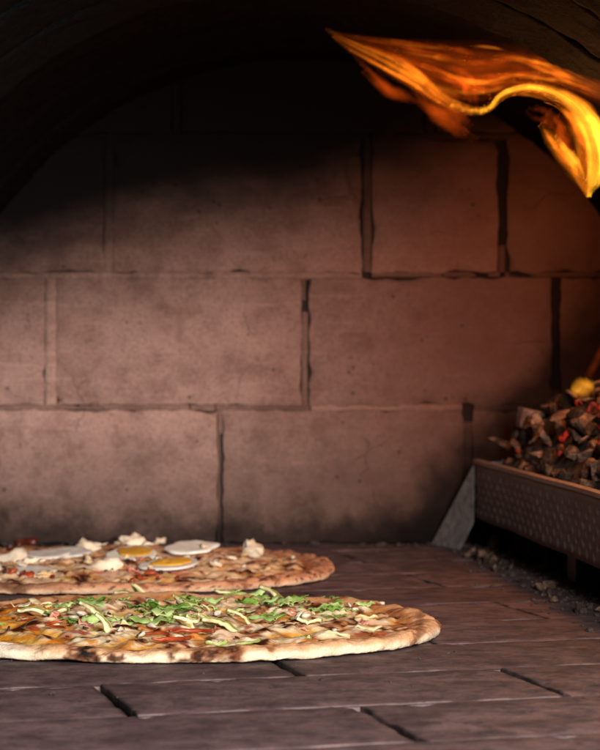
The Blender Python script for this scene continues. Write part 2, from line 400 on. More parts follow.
# ------------------------------------------------------------------ vault: arched rings over the hearth
apex = H + (HY - 58) / SC; hx = 300 / SC; hz = H + (HY - 212) / SC
sag = apex - hz; VR = (hx * hx + sag * sag) / (2 * sag); VC = apex - VR
vault = empty('oven_vault', (0, 1.5, 0)); vault['kind'] = 'structure'
def ring(y0, y1, rad, mat, seed, thick=.05):
    nt, ny = 110, max(4, int((y1 - y0) / .009)); vs = []; fs = []
    prof = [(-1, 0)] + [None] * (nt + 1) + [(1, 0)]
    pts = [(-rad, -.004)] + [(-rad * math.cos(math.pi * i / nt), VC + rad * math.sin(math.pi * i / nt)) for i in range(nt + 1)] + [(rad, -.004)]
    for j in range(ny + 1):
        y = y0 + (y1 - y0) * j / ny
        e = min(j, ny - j)
        for (x, z) in pts:
            d = Vector((x, 0, z - VC)); d = d.normalized() if z > VC else Vector((math.copysign(1, x), 0, 0))
            dis = .0022 * FN(x, y, z + seed, 22, 4) + .0016 * N(x, y, z + seed, 110) + (.0012 if e == 0 else 0)
            vs.append((x + d.x * dis, y, z + d.z * dis))
    m = len(pts)
    for j in range(ny):
        for i in range(m - 1): fs.append((j * m + i, j * m + i + 1, (j + 1) * m + i + 1, (j + 1) * m + i))
    b = len(vs)
    for yy in (y0, y1):
        for (x, z) in pts:
            d = Vector((x, 0, z - VC)); d = d.normalized() if z > VC else Vector((math.copysign(1, x), 0, 0))
            vs.append((x + d.x * thick, yy, z + d.z * thick))
    for i in range(m - 1):
        fs.append((b + i, b + m + i, b + m + i + 1, b + i + 1))
        fs.append((i, b + i, b + i + 1, i + 1)); fs.append((ny * m + i, ny * m + i + 1, b + m + i + 1, b + m + i))
    link('arch_ring', mesh('arch_ring', vs, fs), mat, vault)
yy = WALL_D + .015
k = 0
while yy > 1.72:
    y0 = yy - .115; ring(y0, yy - .003, VR + R.uniform(-.002, .004), M['vault'], k); yy = y0; k += 1
STEP_Y = yy
while yy > 1.0:
    y0 = yy - .115; ring(y0, yy - .003, VR - .010 + R.uniform(-.001, .002), M['vault_front'], k); yy = y0; k += 1

# ------------------------------------------------------------------ front wall with the arched mouth the daylight comes through
def mouth_z(x):
    u = (x + .03) / .285
    return -.004 if abs(u) >= 1 else .27 + .145 * math.sqrt(1 - u * u)
xs = sorted(set([-.47 + .94 * i / 24 for i in range(25)] + [-.03 + .285 * math.sin(math.pi * (i / 40 - .5)) for i in range(41)] + [-.3152, .2552]))
vs = []; fs = []; mY0, mY1 = .93, 1.02
for x in xs:
    z = mouth_z(x)
    vs += [(x, mY0, z), (x, mY1, z), (x, mY0, .6), (x, mY1, .6)]
for i in range(len(xs) - 1):
    a, b = 4 * i, 4 * i + 4
    fs += [(a, b, b + 2, a + 2), (a + 1, a + 3, b + 3, b + 1), (a, a + 1, b + 1, b), (a + 2, b + 2, b + 3, a + 3)]
fs += [(0, 2, 3, 1), (4 * len(xs) - 4, 4 * len(xs) - 3, 4 * len(xs) - 1, 4 * len(xs) - 2)]
o = link('oven_mouth', mesh('oven_mouth', vs, fs, False), M['vault_front']); o['kind'] = 'structure'

# ------------------------------------------------------------------ fire tray
T0 = at(475, 462, 1.985); TB = at(475, 517, 1.985)
TD = Vector(((300 - 85) / F, -1, 0)).normalized()          # along the front panel, towards the viewer
TN = Vector((-TD.y, TD.x, 0)); TN = TN if TN.x > 0 else -TN   # across the tray, towards the side wall
ztop, zbot = T0.z, TB.z
tray = empty('fire_tray', (T0.x, T0.y, 0))
tag(tray, 'dark dimpled sheet-steel fire tray holding glowing coals along the side of the oven', 'fire tray')
def tp(t, s, z): p = Vector((T0.x, T0.y, 0)) + TD * t + TN * s; return Vector((p.x, p.y, z))
def box8(name, p, mat, parent, smooth=False):
    me = mesh(name, p, [(0, 1, 2, 3), (7, 6, 5, 4), (0, 4, 5, 1), (1, 5, 6, 2), (2, 6, 7, 3), (3, 7, 4, 0)], smooth)
    bm = bmesh.new(); bm.from_mesh(me); bmesh.ops.recalc_face_normals(bm, faces=bm.faces); bm.to_mesh(me); bm.free()
    return link(name, me, mat, parent)
LT, WT = .78, .165
def slabp(t0, t1, s0, s1, z0, z1): return [tp(t0, s0, z0), tp(t1, s0, z0), tp(t1, s1, z0), tp(t0, s1, z0), tp(t0, s0, z1), tp(t1, s0, z1), tp(t1, s1, z1), tp(t0, s1, z1)]
# front panel as a slightly buckled sheet
nt, nz = 60, 8; vs = []; fs = []
for side in (0, 1):
    for j in range(nz + 1):
        for i in range(nt + 1):
            t = LT * i / nt; z = zbot + (ztop - zbot) * j / nz
            s = .0018 * N(t, z, 1, 9) + .0006 * N(t, z, 2, 30) + side * .0028
            vs.append(tp(t, s, z + .0006 * N(t, j, 0, 14)))
m = nt + 1; h = (nz + 1) * m
for j in range(nz):
    for i in range(nt):
        a = j * m + i; fs += [(a + 1, a, a + m, a + m + 1), (h + a, h + a + 1, h + a + m + 1, h + a + m)]
for i in range(nt):
    a = nz * m + i; fs.append((a, h + a, h + a + 1, a + 1)); fs.append((i, i + 1, h + i + 1, h + i))
for j in range(nz):
    a = j * m; fs.append((a, h + a, h + a + m, a + m)); a += nt; fs.append((a, a + m, h + a + m, h + a))
panel = link('front_panel', mesh('front_panel', vs, fs), M['steel'], tray)
# pressed dimples
vs = []; fs = []
row = 0
z = zbot + .006
while z < ztop - .006:
    t = .012 + (.012 if row % 2 else 0)
    while t < LT - .01:
        b = len(vs); n = 8
        s0 = .0018 * N(t, z, 1, 9) + .0006 * N(t, z, 2, 30)
        vs.append(tp(t, s0 - .0010, z))
        for rr, out in ((.6, -.0007), (1.0, .0004)):
            for k in range(n):
                a = 2 * math.pi * k / n
                vs.append(tp(t + math.cos(a) * .0050 * rr, s0 + out, z + math.sin(a) * .0046 * rr))
        for k in range(n):
            fs.append((b, b + 1 + k, b + 1 + (k + 1) % n)); fs.append((b + 1 + k, b + 1 + n + k, b + 1 + n + (k + 1) % n, b + 1 + (k + 1) % n))
        t += .024
    z += .0066; row += 1
d = link('dimple_pattern', mesh('dimple_pattern', vs, fs), M['steel'], tray); d['kind'] = 'stuff'
vs = []; fs = []
for i in range(61):
    t = -.001 + (LT + .001) * i / 60; zz = ztop + .0006 * N(t, nz, 0, 14); so = .0018 * N(t, ztop, 1, 9)
    for (s, dz) in ((-.0016, -.0012), (-.0018, .0022), (.0034, .0030), (.0040, -.0012)): vs.append(tp(t, s + so, zz + dz))
for i in range(60):
    for k in range(4): fs.append((4 * i + k, 4 * i + (k + 1) % 4, 4 * i + 4 + (k + 1) % 4, 4 * i + 4 + k))
fs += [(3, 2, 1, 0), (240, 241, 242, 243)]
link('top_lip', mesh('top_lip', vs, fs, False), M['rim'], tray)
box8('back_panel', slabp(0, LT, WT, WT + .003, zbot, ztop), M['steel'], tray)
box8('end_panel', slabp(-.003, 0, 0.0005, WT, zbot, ztop), M['steel'], tray)
box8('end_panel', slabp(LT, LT + .003, 0, WT, zbot, ztop), M['steel'], tray)
box8('bottom_panel', slabp(0, LT, .003, WT, zbot, zbot + .003), M['steel'], tray)
for t in (.25, .6): box8('foot', slabp(t, t + .03, .03, WT - .02, .0, zbot - .0005), M['steel'], tray)
# the pale wedge-shaped end support
a = T0 + Vector((-.0005, -.004, .0005)); fl = on(430, 545); fr = on(460, 551); kn = at(473.5, 523, 1.975)
def bk(p, dy): return Vector((p.x + .006, min(p.y + dy, WALL_D - .003), p.z))
pts = [a, kn, fr, fl, Vector((fl.x + .012, fl.y, (a.z) * .36)) ]
front = [fl + Vector((0, 0, 0)), fr, kn, a]
vs = front + [bk(p, .05) for p in front]
me = mesh('wedge', vs, [(0, 1, 2, 3), (7, 6, 5, 4), (0, 4, 5, 1), (1, 5, 6, 2), (2, 6, 7, 3), (3, 7, 4, 0)], False)
bm = bmesh.new(); bm.from_mesh(me); bmesh.ops.recalc_face_normals(bm, faces=bm.faces)
bmesh.ops.bevel(bm, geom=list(bm.edges), offset=.0012, segments=2, affect='EDGES'); bm.to_mesh(me); bm.free()
link('end_support', me, M['slab'], tray)

# ------------------------------------------------------------------ ash bed and coals
def heap(t, s):
    base = ztop - .012
    rise = .070 * sst(-.005, .06, s) + .014 * sst(.05, .12, s)
    end = .42 + .58 * sst(-.02, .13, t)
    return base + rise * end + .006 * N(t, s, 0, 24) + .004 * N(t, s, 5, 60) + .003 * N(t, s, 8, 150)
nt, ns = 200, 50; vs = []; fs = []
for j in range(ns + 1):
    for i in range(nt + 1): t = .002 + (LT - .004) * i / nt; s = .004 + (WT - .005) * j / ns; vs.append(tp(t, s, heap(t, s) - .006))
for j in range(ns):
    for i in range(nt): a = j * (nt + 1) + i; fs.append((a + 1, a, a + nt + 1, a + nt + 2))
o = link('ash_bed', mesh('ash_bed', vs, fs), M['ash_bed']); tag(o, 'crumbled grey-black ash bed filling the steel fire tray', 'ash', kind='stuff')

def hull(seed, n=16, ex=(1, 1, 1), boxy=False):
    r = random.Random(seed); bm = bmesh.new()
    for k in range(n):
        if boxy: v = Vector((r.choice((-1, 1)) * r.uniform(.75, 1), r.choice((-1, 1)) * r.uniform(.75, 1), r.choice((-1, 1)) * r.uniform(.7, 1)))
        else: v = Vector((r.gauss(0, 1), r.gauss(0, 1), r.gauss(0, 1))).normalized() * r.uniform(.75, 1.1)
        bm.verts.new((v.x * ex[0], v.y * ex[1], v.z * ex[2]))
    bmesh.ops.convex_hull(bm, input=list(bm.verts))
    for v in [v for v in bm.verts if not v.link_faces]: bm.verts.remove(v)
    bmesh.ops.recalc_face_normals(bm, faces=bm.faces)
    return bm
def lump_mesh(name, seed, ex, boxy=False, rough=.16):
    bm = hull(seed, 22 if boxy else 15, ex, boxy)
    bmesh.ops.subdivide_edges(bm, edges=bm.edges, cuts=2, use_grid_fill=True)
    for v in bm.verts:
        v.co += v.normal * (rough * N(*v.co, 1.7) + rough * .55 * N(v.co.x + seed, v.co.y, v.co.z, 4.5)) * min(ex)
    return bm_mesh(name, bm, True)
coal_meshes = [lump_mesh('charcoal', 100 + k, (1, R.uniform(.55, .9), R.uniform(.4, .75)), k % 4 == 0, .3) for k in range(12)]
flake_meshes = [lump_mesh('flake', 140 + k, (1.2, R.uniform(.5, .8), .22), False, .5) for k in range(6)]
def coal(me, mat, loc, size, label, name='charcoal_lump', cat='charcoal', group='coals heaped in the fire tray', rot=None):
    m2 = me.copy() if me.materials and me.materials[0] != M[mat] else me
    if m2 is not me: m2.materials.clear()
    o = link(name, m2, M[mat], None, loc, rot or (R.uniform(0, 6.3), R.uniform(0, 6.3), R.uniform(0, 6.3)), (size,) * 3)
    return tag(o, label, cat, group)
cache = {}
def cmesh(kind, k, mat):
    if (kind, k, mat) not in cache:
        m2 = (coal_meshes if kind == 'c' else flake_meshes)[k].copy(); m2.materials.clear(); m2.materials.append(M[mat]); cache[(kind, k, mat)] = m2
    return cache[(kind, k, mat)]
KIND = {'coal_dark': 'black charcoal lump', 'coal_ash': 'ash-coated tan charcoal lump', 'coal_glow': 'dark charcoal lump glowing red'}
def where(t, s): return 'at the wall end of the heap' if t < .09 else ('by the steel lip of the tray' if s < .04 else ('on the slope of the heap' if s < .085 else 'on the crest of the heap'))
placed = []
tries = 0
while len(placed) < 235 and tries < 14000:
    tries += 1
    t = R.uniform(.02, .60); s = R.uniform(.010, WT - .014); sz = R.choice((.0045, .006, .008, .010, .012, .014, .017, .019)) if tries < 3000 else R.uniform(.0035, .007)
    if s < .022: sz = min(sz, .008)
    if any((t - a) ** 2 + (s - b) ** 2 < (.62 * (sz + c)) ** 2 for a, b, c in placed): continue
    placed.append((t, s, sz))
    mat = R.choices(('coal_dark', 'coal_ash', 'coal_glow'), (.34, .56, .10))[0]
    p = tp(t, s, heap(t, s) + sz * .05)
    lab = ('small ' if sz < .009 else ('large ' if sz > .013 else 'medium-sized ')) + KIND[mat] + ' ' + where(t, s)
    coal(cmesh('c', R.randrange(12), mat), mat, p, sz, lab, group=lab.replace('lump', 'lumps'))
for k in range(85):
    t = R.uniform(.03, .55); s = R.uniform(.02, WT - .02); sz = R.uniform(.007, .015)
    p = tp(t, s, heap(t, s) + R.uniform(.005, .010))
    lab = 'thin curled ash-coated charcoal flake ' + where(t, s)
    coal(cmesh('f', R.randrange(6), 'coal_flake'), 'coal_flake', p, sz, lab, 'charcoal_flake', 'charcoal', lab.replace('flake', 'flakes'),
         (R.gauss(0, .5), R.gauss(0, .5), R.uniform(0, 6.3)))
# the two pale squarish blocks at the back of the heap and the flat shard before them
bx = lump_mesh('ash_block', 300, (1, .8, .75), True, .18)
coal(bx, 'coal_pink', at(532, 419, 1.93), .0125, 'larger pale squarish charcoal block at the back of the heap by the wall', 'charcoal_block', 'charcoal', 'pale blocks', (.1, .15, .2))
bx = lump_mesh('ash_block', 301, (1, .8, .8), True, .2)
coal(bx, 'coal_pink', at(561, 417, 1.92), .0105, 'smaller pale squarish charcoal block between the larger block and the red embers', 'charcoal_block', 'charcoal', 'pale blocks', (-.1, -.2, -.1))
bx = lump_mesh('ash_shard', 302, (1.3, .7, .32), False, .4)
coal(bx, 'coal_ash', at(502, 443, 1.95), .0150, 'flat tan charred shard lying at the tray corner against the wall', 'charcoal_shard', 'charcoal', 'shards', (.15, .35, .3))
bx = lump_mesh('ash_shard', 303, (1.4, .8, .4), False, .4)
coal(bx, 'coal_ash', at(592, 440, 1.72), .019, 'big ragged tan charcoal shard beside the red embers', 'charcoal_shard', 'charcoal', 'shards', (.5, -.6, .4))
bx = lump_mesh('ember', 304, (1.2, .8, .6), False, .3)
coal(bx, 'coal_glow', at(579, 426, 1.80), .013, 'bright red ember below the small yellow flame', 'ember', 'ember', 'embers', (.3, .2, .4))
bx = lump_mesh('ember', 305, (1.2, .8, .6), False, .3)
coal(bx, 'coal_glow', at(560, 434, 1.84), .010, 'smaller dull red ember beside the pale charcoal blocks', 'ember', 'ember', 'embers', (.9, .2, .4))

# lumps that dropped under the tray and grit on the hearth
for k, (x, y, sz, mat) in enumerate([(500, 551, .010, 'coal_ash'), (517, 556, .012, 'coal_pink'), (535, 562, .009, 'coal_ash'), (489, 546, .008, 'coal_dark'), (556, 566, .012, 'coal_dark'),
                                      (573, 571, .009, 'coal_ash'), (590, 578, .010, 'coal_dark'), (478, 541, .007, 'coal_pink'), (548, 570, .006, 'coal_ash'), (596, 570, .012, 'coal_dark')]):
    p = on(x, y); me = cmesh('c', k, mat if mat != 'coal_pink' else 'coal_ash')
    coal(me, mat if mat != 'coal_pink' else 'coal_ash', (p.x, p.y, sz * .55), sz, 'small coal fragment dropped on the hearth under the fire tray', 'coal_fragment', 'charcoal', 'fragments under the tray')
for k in range(20):
    t = R.uniform(-.02, .5); p = tp(t, R.uniform(-.020, .006), 0); sz = R.uniform(.003, .0065)
    coal(cmesh('c', k % 12, 'coal_ash'), 'coal_ash', (p.x, p.y, sz * .5), sz, 'brownish coal crumb lying along the foot of the fire tray', 'coal_crumb', 'charcoal', 'brownish crumbs along the tray')
bm = bmesh.new()
for k in range(880):
    if k < 480: t = R.uniform(-.06, .7); s = R.gauss(.012, .022); p = tp(t, s, 0)
    elif k < 690: p = Vector((R.uniform(-.34, .2), WALL_D - abs(R.gauss(0, .012)) - .004, 0))
    else: p = Vector((R.uniform(-.3, .3), R.uniform(1.1, 2.0), 0))
    if p.y > WALL_D - .004 or p.x > .34: continue
    sz = min(.0036, abs(R.gauss(0, .0013)) + .0005)
    if k >= 690: sz *= .5
    mt = Matrix.Translation((p.x, p.y, sz * .3)) @ Matrix.Rotation(R.uniform(0, 6), 4, 'Z') @ Matrix.Diagonal((sz * R.uniform(.8, 1.6), sz, sz * R.uniform(.5, .9), 1))
    bmesh.ops.create_icosphere(bm, subdivisions=1, radius=1, matrix=mt)
for v in bm.verts: v.co += Vector((N(*v.co, 900), N(*v.co, 800), N(*v.co, 700))) * .0006
o = link('ash_grit', bm_mesh('ash_grit', bm), mat_simple('ash grit', lin((30, 24, 22)), lin((86, 68, 62)), 240)); tag(o, 'grey ash grit and crumbs scattered along the tray and wall foot', 'ash', kind='stuff')

# ------------------------------------------------------------------ pizzas
class Pizza:
    def __init__(s, root, c, a, b, seed, thick, lumps, back=1.0):
        s.root, s.c, s.a, s.b, s.seed, s.th, s.lumps, s.back = root, c, a, b, seed, thick, lumps, back
    def rad(s, th):                                   # outline
        k = 1 + .020 * N(math.cos(th) * 1.3, math.sin(th) * 1.3, s.seed) + .018 * N(math.cos(th) * 4, math.sin(th) * 4, s.seed + 5) + .006 * N(math.cos(th) * 11, math.sin(th) * 11, s.seed + 9)
        e = 2.25                                       # slightly squarish oval
        c_, s_ = abs(math.cos(th)), abs(math.sin(th))
        return k / ((c_ / s.a) ** e + (s_ / s.b) ** e) ** (1 / e)
    def polar(s, x, y):
        dx, dy = x - s.c[0], y - s.c[1]; th = math.atan2(dy, dx); return math.hypot(dx, dy), th
    def rim_h(s, th):
        cx, sx = math.cos(th), math.sin(th)
        return s.th * (1 + s.lumps * (.7 * N(cx * 3, sx * 3, s.seed + 20) + .6 * max(0, N(cx * 8, sx * 8, s.seed + 22)) + .14 * N(cx * 20, sx * 20, s.seed + 25)))
    def top(s, x, y):                                  # topping surface height
        r, th = s.polar(x, y); d = s.rad(th) - r
        dome = s.th * .82 + .0035 * sst(.02, .09, d)
        f = sst(.012, .03, d)
        return dome * (.72 + .28 * f) + s.bumps(x, y) * (.35 + .65 * f)
    def bumps(s, x, y):
        if s.back > 1: return .0034 * N(x, y, s.seed, 55) + .0030 * N(x, y, s.seed + 3, 110) + .0012 * N(x, y, s.seed + 4, 240) + .0005 * N(x, y, s.seed + 6, 520)
        return .0042 * N(x, y, s.seed, 50) + .0028 * N(x, y, s.seed + 3, 95) + .0010 * N(x, y, s.seed + 4, 220) + .0004 * N(x, y, s.seed + 6, 480)

def build_crust(P, colour, char):
    prof = [(-1, .0012), (-.030, .0010), (-.012, .0012), (-.006, .0022), (-.0022, .0042), (-.0004, .30), (-.0002, .5), (-.0012, .72), (-.0036, .90), (-.0075, 1.0), (-.0115, .98), (-.0155, .88), (-.0195, .70), (-.024, .58), (-.032, .55), (-.06, .55), (-1, .55)]
    # interpolate the profile finely
    fine = []
    for (a, b) in zip(prof, prof[1:]):
        for k in range(3 if a[0] > -.04 and b[0] > -.04 else 1):
            t = k / 3 if a[0] > -.04 and b[0] > -.04 else 0
            fine.append(((a[0] + (b[0] - a[0]) * t) if a[0] != -1 or t else a[0], a[1] + (b[1] - a[1]) * t, a[1] < .02))
    fine.append((-1, .55, False))
    NT_ = 560; vs = []; fs = []; cols = []; m = len(fine)
    for i in range(NT_):
        th = 2 * math.pi * i / NT_; r0 = P.rad(th); rh = P.rim_h(th); cx, sx = math.cos(th), math.sin(th)
        for (off, hh, low) in fine:
            r = 0.0 if off == -1 else r0 + off
            if off == -1: r = r0 * .02
            z = hh if hh < .02 else hh * rh
            x, y = P.c[0] + cx * r, P.c[1] + sx * r
            if hh >= .02 or off > -.02:
                dn = .0022 * N(x, y, z + P.seed, 60) + .0010 * N(x, y, z + P.seed, 150) + .0007 * N(x, y, z, 360) + .0003 * N(x, y, z, 800)
                x += cx * dn; y += sx * dn; z = max(.0006, z + dn * (.8 if hh > .1 else .3))
            vs.append((x, y, z)); cols.append(colour(x, y, z, th, off, z / rh))
    for i in range(NT_):
        for j in range(m - 1):
            a, b = i * m + j, ((i + 1) % NT_) * m + j
            fs.append((a, b, b + 1, a + 1))
    cr = link('crust', mesh('crust', vs, fs, True, cols), M['crust'], P.root)
    return cr
def build_cheese(P, colour, edge=.0125):
    NR, NA = 110, 420; vs = []; fs = []; cols = []
    for j in range(NR + 1):
        for i in range(NA):
            th = 2 * math.pi * i / NA; cx, sx = math.cos(th), math.sin(th)
            R0 = P.rad(th) - edge - .0035 * N(cx * 9, sx * 9, P.seed + 40) - .002 * N(cx * 28, sx * 28, P.seed + 41)
            r = R0 * (j / NR) ** .8 + .0003
            x, y = P.c[0] + cx * r, P.c[1] + sx * r
            e = R0 - r
            z = P.top(x, y) - .0045 * (1 - sst(0, .005, e)) - .001
            vs.append((x, y, z)); cols.append(colour(x, y, e, th))
    for j in range(NR):
        for i in range(NA):
            a, b = j * NA + i, j * NA + (i + 1) % NA; fs.append((a, a + NA, b + NA, b))
    fs.append(tuple(range(NA)))
    return link('cheese', mesh('cheese', vs, fs, True, cols), M['cheese'], P.root)

# ---- topping shapes (each its own mesh, a few variants)
def thick_sheet(name, pts_w, th=.0006, seed=0, ruffle=.001, curl=0.0):
    """a ribbon along a path of (x, y, z, half width)"""
    vs = []; fs = []; n = len(pts_w); C = 4
    for side in (0, 1):
        for i, (x, y, z, hw) in enumerate(pts_w):
            p0 = pts_w[max(0, i - 1)]; p1 = pts_w[min(n - 1, i + 1)]
            d = Vector((p1[0] - p0[0], p1[1] - p0[1], 0)); d = d.normalized() if d.length else Vector((1, 0, 0)); q = Vector((-d.y, d.x, 0))
            for k in range(C + 1):
                u = (k / C - .5) * 2; a = abs(u)
                zz = z + curl * a * a * hw * 8 + ruffle * a * N(i * .9, u * 2, seed, 1.1) - side * th
                vs.append((x + q.x * hw * u, y + q.y * hw * u, zz))
    h = n * (C + 1)
    for i in range(n - 1):
        for k in range(C):
            a = i * (C + 1) + k; fs.append((a, a + C + 1, a + C + 2, a + 1)); fs.append((h + a, h + a + 1, h + a + C + 2, h + a + C + 1))
        a = i * (C + 1); fs.append((a, h + a, h + a + C + 1, a + C + 1)); a += C; fs.append((a, a + C + 1, h + a + C + 1, h + a))
    fs.append(tuple([k for k in range(C + 1)] + [h + k for k in range(C, -1, -1)]))
    e = (n - 1) * (C + 1); fs.append(tuple([e + k for k in range(C, -1, -1)] + [h + e + k for k in range(C + 1)]))
    return mesh(name, vs, fs)
def shred(seed):
    r = random.Random(seed); L = r.uniform(.014, .034); n = 11; cv = r.uniform(-1.4, 1.4); w0 = r.uniform(.0022, .0052); out = []
    for i in range(n):
        t = i / (n - 1) - .5
        out.append((L * t, L * .5 * cv * t * t + .0016 * N(i * .6, seed, 0), .0010 * math.sin(t * 7 + seed) + .0024 * N(i * .55, seed, 7), w0 * (1 - 1.5 * abs(t) ** 2.5 * 2.4) * (1 + .8 * N(i * .75, seed, 3))))
    return thick_sheet('lettuce', out, .0004, seed, .0034, r.uniform(-.10, .05))
def crescent(seed, part):
    r = random.Random(seed); rad = r.uniform(.014, .019); sp = r.uniform(1.3, 2.0); n = 14; vs = []; fs = []
    wid = r.uniform(.0075, .0105); th = r.uniform(.0012, .0020)
    for i in range(n + 1):
        u = i / n; a = (u - .5) * sp; ww = wid * max(.08, math.sin(math.pi * min(1, max(0, u))) ** .6)
        if part == 'flesh': r0, r1, z0, z1 = rad - ww, rad - .0009, -th / 2, th / 2
        else: r0, r1, z0, z1 = rad - .0009, rad, -th / 2 - .0002, th / 2 + .0002
        for (rr, z) in ((r0, z0), (r1, z0), (r1, z1), ((r0 + r1) / 2, z1 * 1.15), (r0, z1)):
            vs.append((rr * math.cos(a) - rad + .0006 * N(i * .4, seed, 1), rr * math.sin(a), z + .0022 * math.cos(a * 2.4 + seed) + .0012 * N(i * .35, seed, 2)))
    k = 5
    for i in range(n):
        for j in range(k): fs.append((k * i + j, k * i + (j + 1) % k, k * i + k + (j + 1) % k, k * i + k + j))
    fs += [tuple(range(k - 1, -1, -1)), tuple(k * n + j for j in range(k))]
    me = mesh('avocado', vs, fs)
    return me
def chunk(seed, ex, sub=1, rough=.3):
    bm = hull(seed, 12, ex); bmesh.ops.subdivide_edges(bm, edges=bm.edges, cuts=sub, use_grid_fill=True)
    for v in bm.verts: v.co += v.normal * rough * N(v.co.x + seed, v.co.y, v.co.z, 2.2) * min(ex) * 1.5
    return bm_mesh('chunk', bm, True)
def flap(seed, L=.016, W=.009):
    r = random.Random(seed); n = 8; out = []
    for i in range(n):
        t = i / (n - 1) - .5
        out.append((L * t, .001 * N(i, seed, 1, .7), .0026 * N(i * .5, seed, 2) + .004 * t * t * r.uniform(-1, 2) * 2, W / 2 * (.75 + .5 * N(i * .6, seed, 5)) * (1 - .8 * abs(2 * t) ** 4)))
    return thick_sheet('flap', out, .0012, seed, .0024, r.uniform(-.08, .04))
def ring_slice(seed, rad, tube, arc):
    vs = []; fs = []; n, k = 16, 6
    for i in range(n + 1):
        a = arc * (i / n - .5)
        tt = tube * (.6 + .4 * math.sin(math.pi * i / n)) * (1 + .25 * N(i * .5, seed, 0))
        for j in range(k):
            b = 2 * math.pi * j / k; rr = rad + tt * math.cos(b); vs.append((rr * math.cos(a) - rad, rr * math.sin(a), tt * .8 * math.sin(b) + .0012 * N(i * .4, seed, 3)))
    for i in range(n):
        for j in range(k): fs.append((k * i + j, k * i + (j + 1) % k, k * i + k + (j + 1) % k, k * i + k + j))
    fs += [tuple(range(k - 1, -1, -1)), tuple(k * n + j for j in range(k))]
    return mesh('strip', vs, fs)
def with_mat(me, mat):
    m2 = me.copy(); m2.materials.clear(); m2.materials.append(M[mat]); return m2
SHRED = [shred(500 + k) for k in range(12)]
LIB = {
    'lettuce_shred': [with_mat(m_, 'lettuce') for m_ in SHRED] + [with_mat(m_, 'lettuce_dark') for m_ in SHRED[:6]],
    'onion_piece': [with_mat(chunk(540 + k, (1, .6, .45)), 'onion') for k in range(6)],
    'ham_piece': [with_mat(flap(560 + k), 'ham') for k in range(6)],
    'mushroom_slice': [with_mat(flap(580 + k, .014, .010), 'mushroom') for k in range(5)],
    'cheese_melt': [with_mat(flap(600 + k, .020, .012), 'cheese_melt') for k in range(5)],
    'tomato_strip': [with_mat(ring_slice(620 + k, .018, .0016, 1.5), 'tomato') for k in range(4)],
    'burnt_bit': [with_mat(chunk(640 + k, (1, .7, .4)), 'char') for k in range(4)],
    'tomato_piece': [with_mat(chunk(660 + k, (1, .7, .4)), 'tomato') for k in range(4)],
    'charred_tomato': [with_mat(chunk(680 + k, (1, .75, .5)), 'tomato_dark') for k in range(3)],
    'cream_dollop': [with_mat(chunk(700 + k, (1, .8, .62), 2, .5), 'chicken') for k in range(7)],
}
AVO = [(with_mat(crescent(720 + k, 'flesh'), 'avocado'), with_mat(crescent(720 + k, 'skin'), 'avocado_skin')) for k in range(6)]
def put(P, kind, x, y, size=1.0, rz=None, tilt=.25, lift=.0008, rot=None, k=None, squash=None):
    lib = LIB[kind]; me = lib[R.randrange(len(lib)) if k is None else k % len(lib)]
    z = P.top(x, y) + lift
    r = rot or (R.gauss(0, tilt), R.gauss(0, tilt), R.uniform(0, 6.28) if rz is None else rz)
    sc = (size, size, size) if squash is None else (size * squash[0], size * squash[1], size * squash[2])
    return link(kind, me, None, P.root, (x, y, z), r, sc)
def put_avo(P, x, y, size=1.0, rz=None, tilt=.2, lift=.002, k=None, rot=None):
    f, s_ = AVO[R.randrange(6) if k is None else k]; z = P.top(x, y) + lift
    r = rot or (R.gauss(.30, tilt), R.gauss(0, tilt * .7), R.uniform(0, 6.28) if rz is None else rz)
    a = link('avocado_slice', f, None, P.root, (x, y, z), r, (size,) * 3)
    b = bpy.data.objects.new('green_edge', s_); COL.objects.link(b); b.parent = a
def rnd(P, margin):
    while True:
        x = P.c[0] + R.uniform(-1, 1) * P.a; y = P.c[1] + R.uniform(-1, 1) * P.b
        r, th = P.polar(x, y)
        if P.rad(th) - r > margin: return x, y
def pxs(P, x, y):                                     # photo pixel -> point on the pizza's topping surface
    z = .012
    for _ in range(4): p = on(x, y, z); z = P.top(p.x, p.y)
    return p.x, p.y

PALE, TAN, BROWN, BLACK, WHITE = lin((232, 208, 176)), lin((212, 160, 116)), lin((128, 70, 36)), lin((20, 13, 10)), lin((222, 208, 188))
CREAM, YEL, ORANGE, RED, PINK = lin((238, 218, 180)), lin((216, 170, 84)), lin((202, 122, 18)), lin((170, 56, 24)), lin((206, 152, 122))

# ---- front pizza
fc = on(167, 632); front_root = empty('pizza', (fc.x, fc.y, 0))
tag(front_root, 'baked pizza topped with shredded green lettuce and pale avocado slices on the hearth', 'pizza', 'pizzas baking on the hearth')
FP = Pizza(front_root, (fc.x, fc.y), 271 * fc.y / F, fc.y - on(150, 665).y, 3.3, .0088, .36)
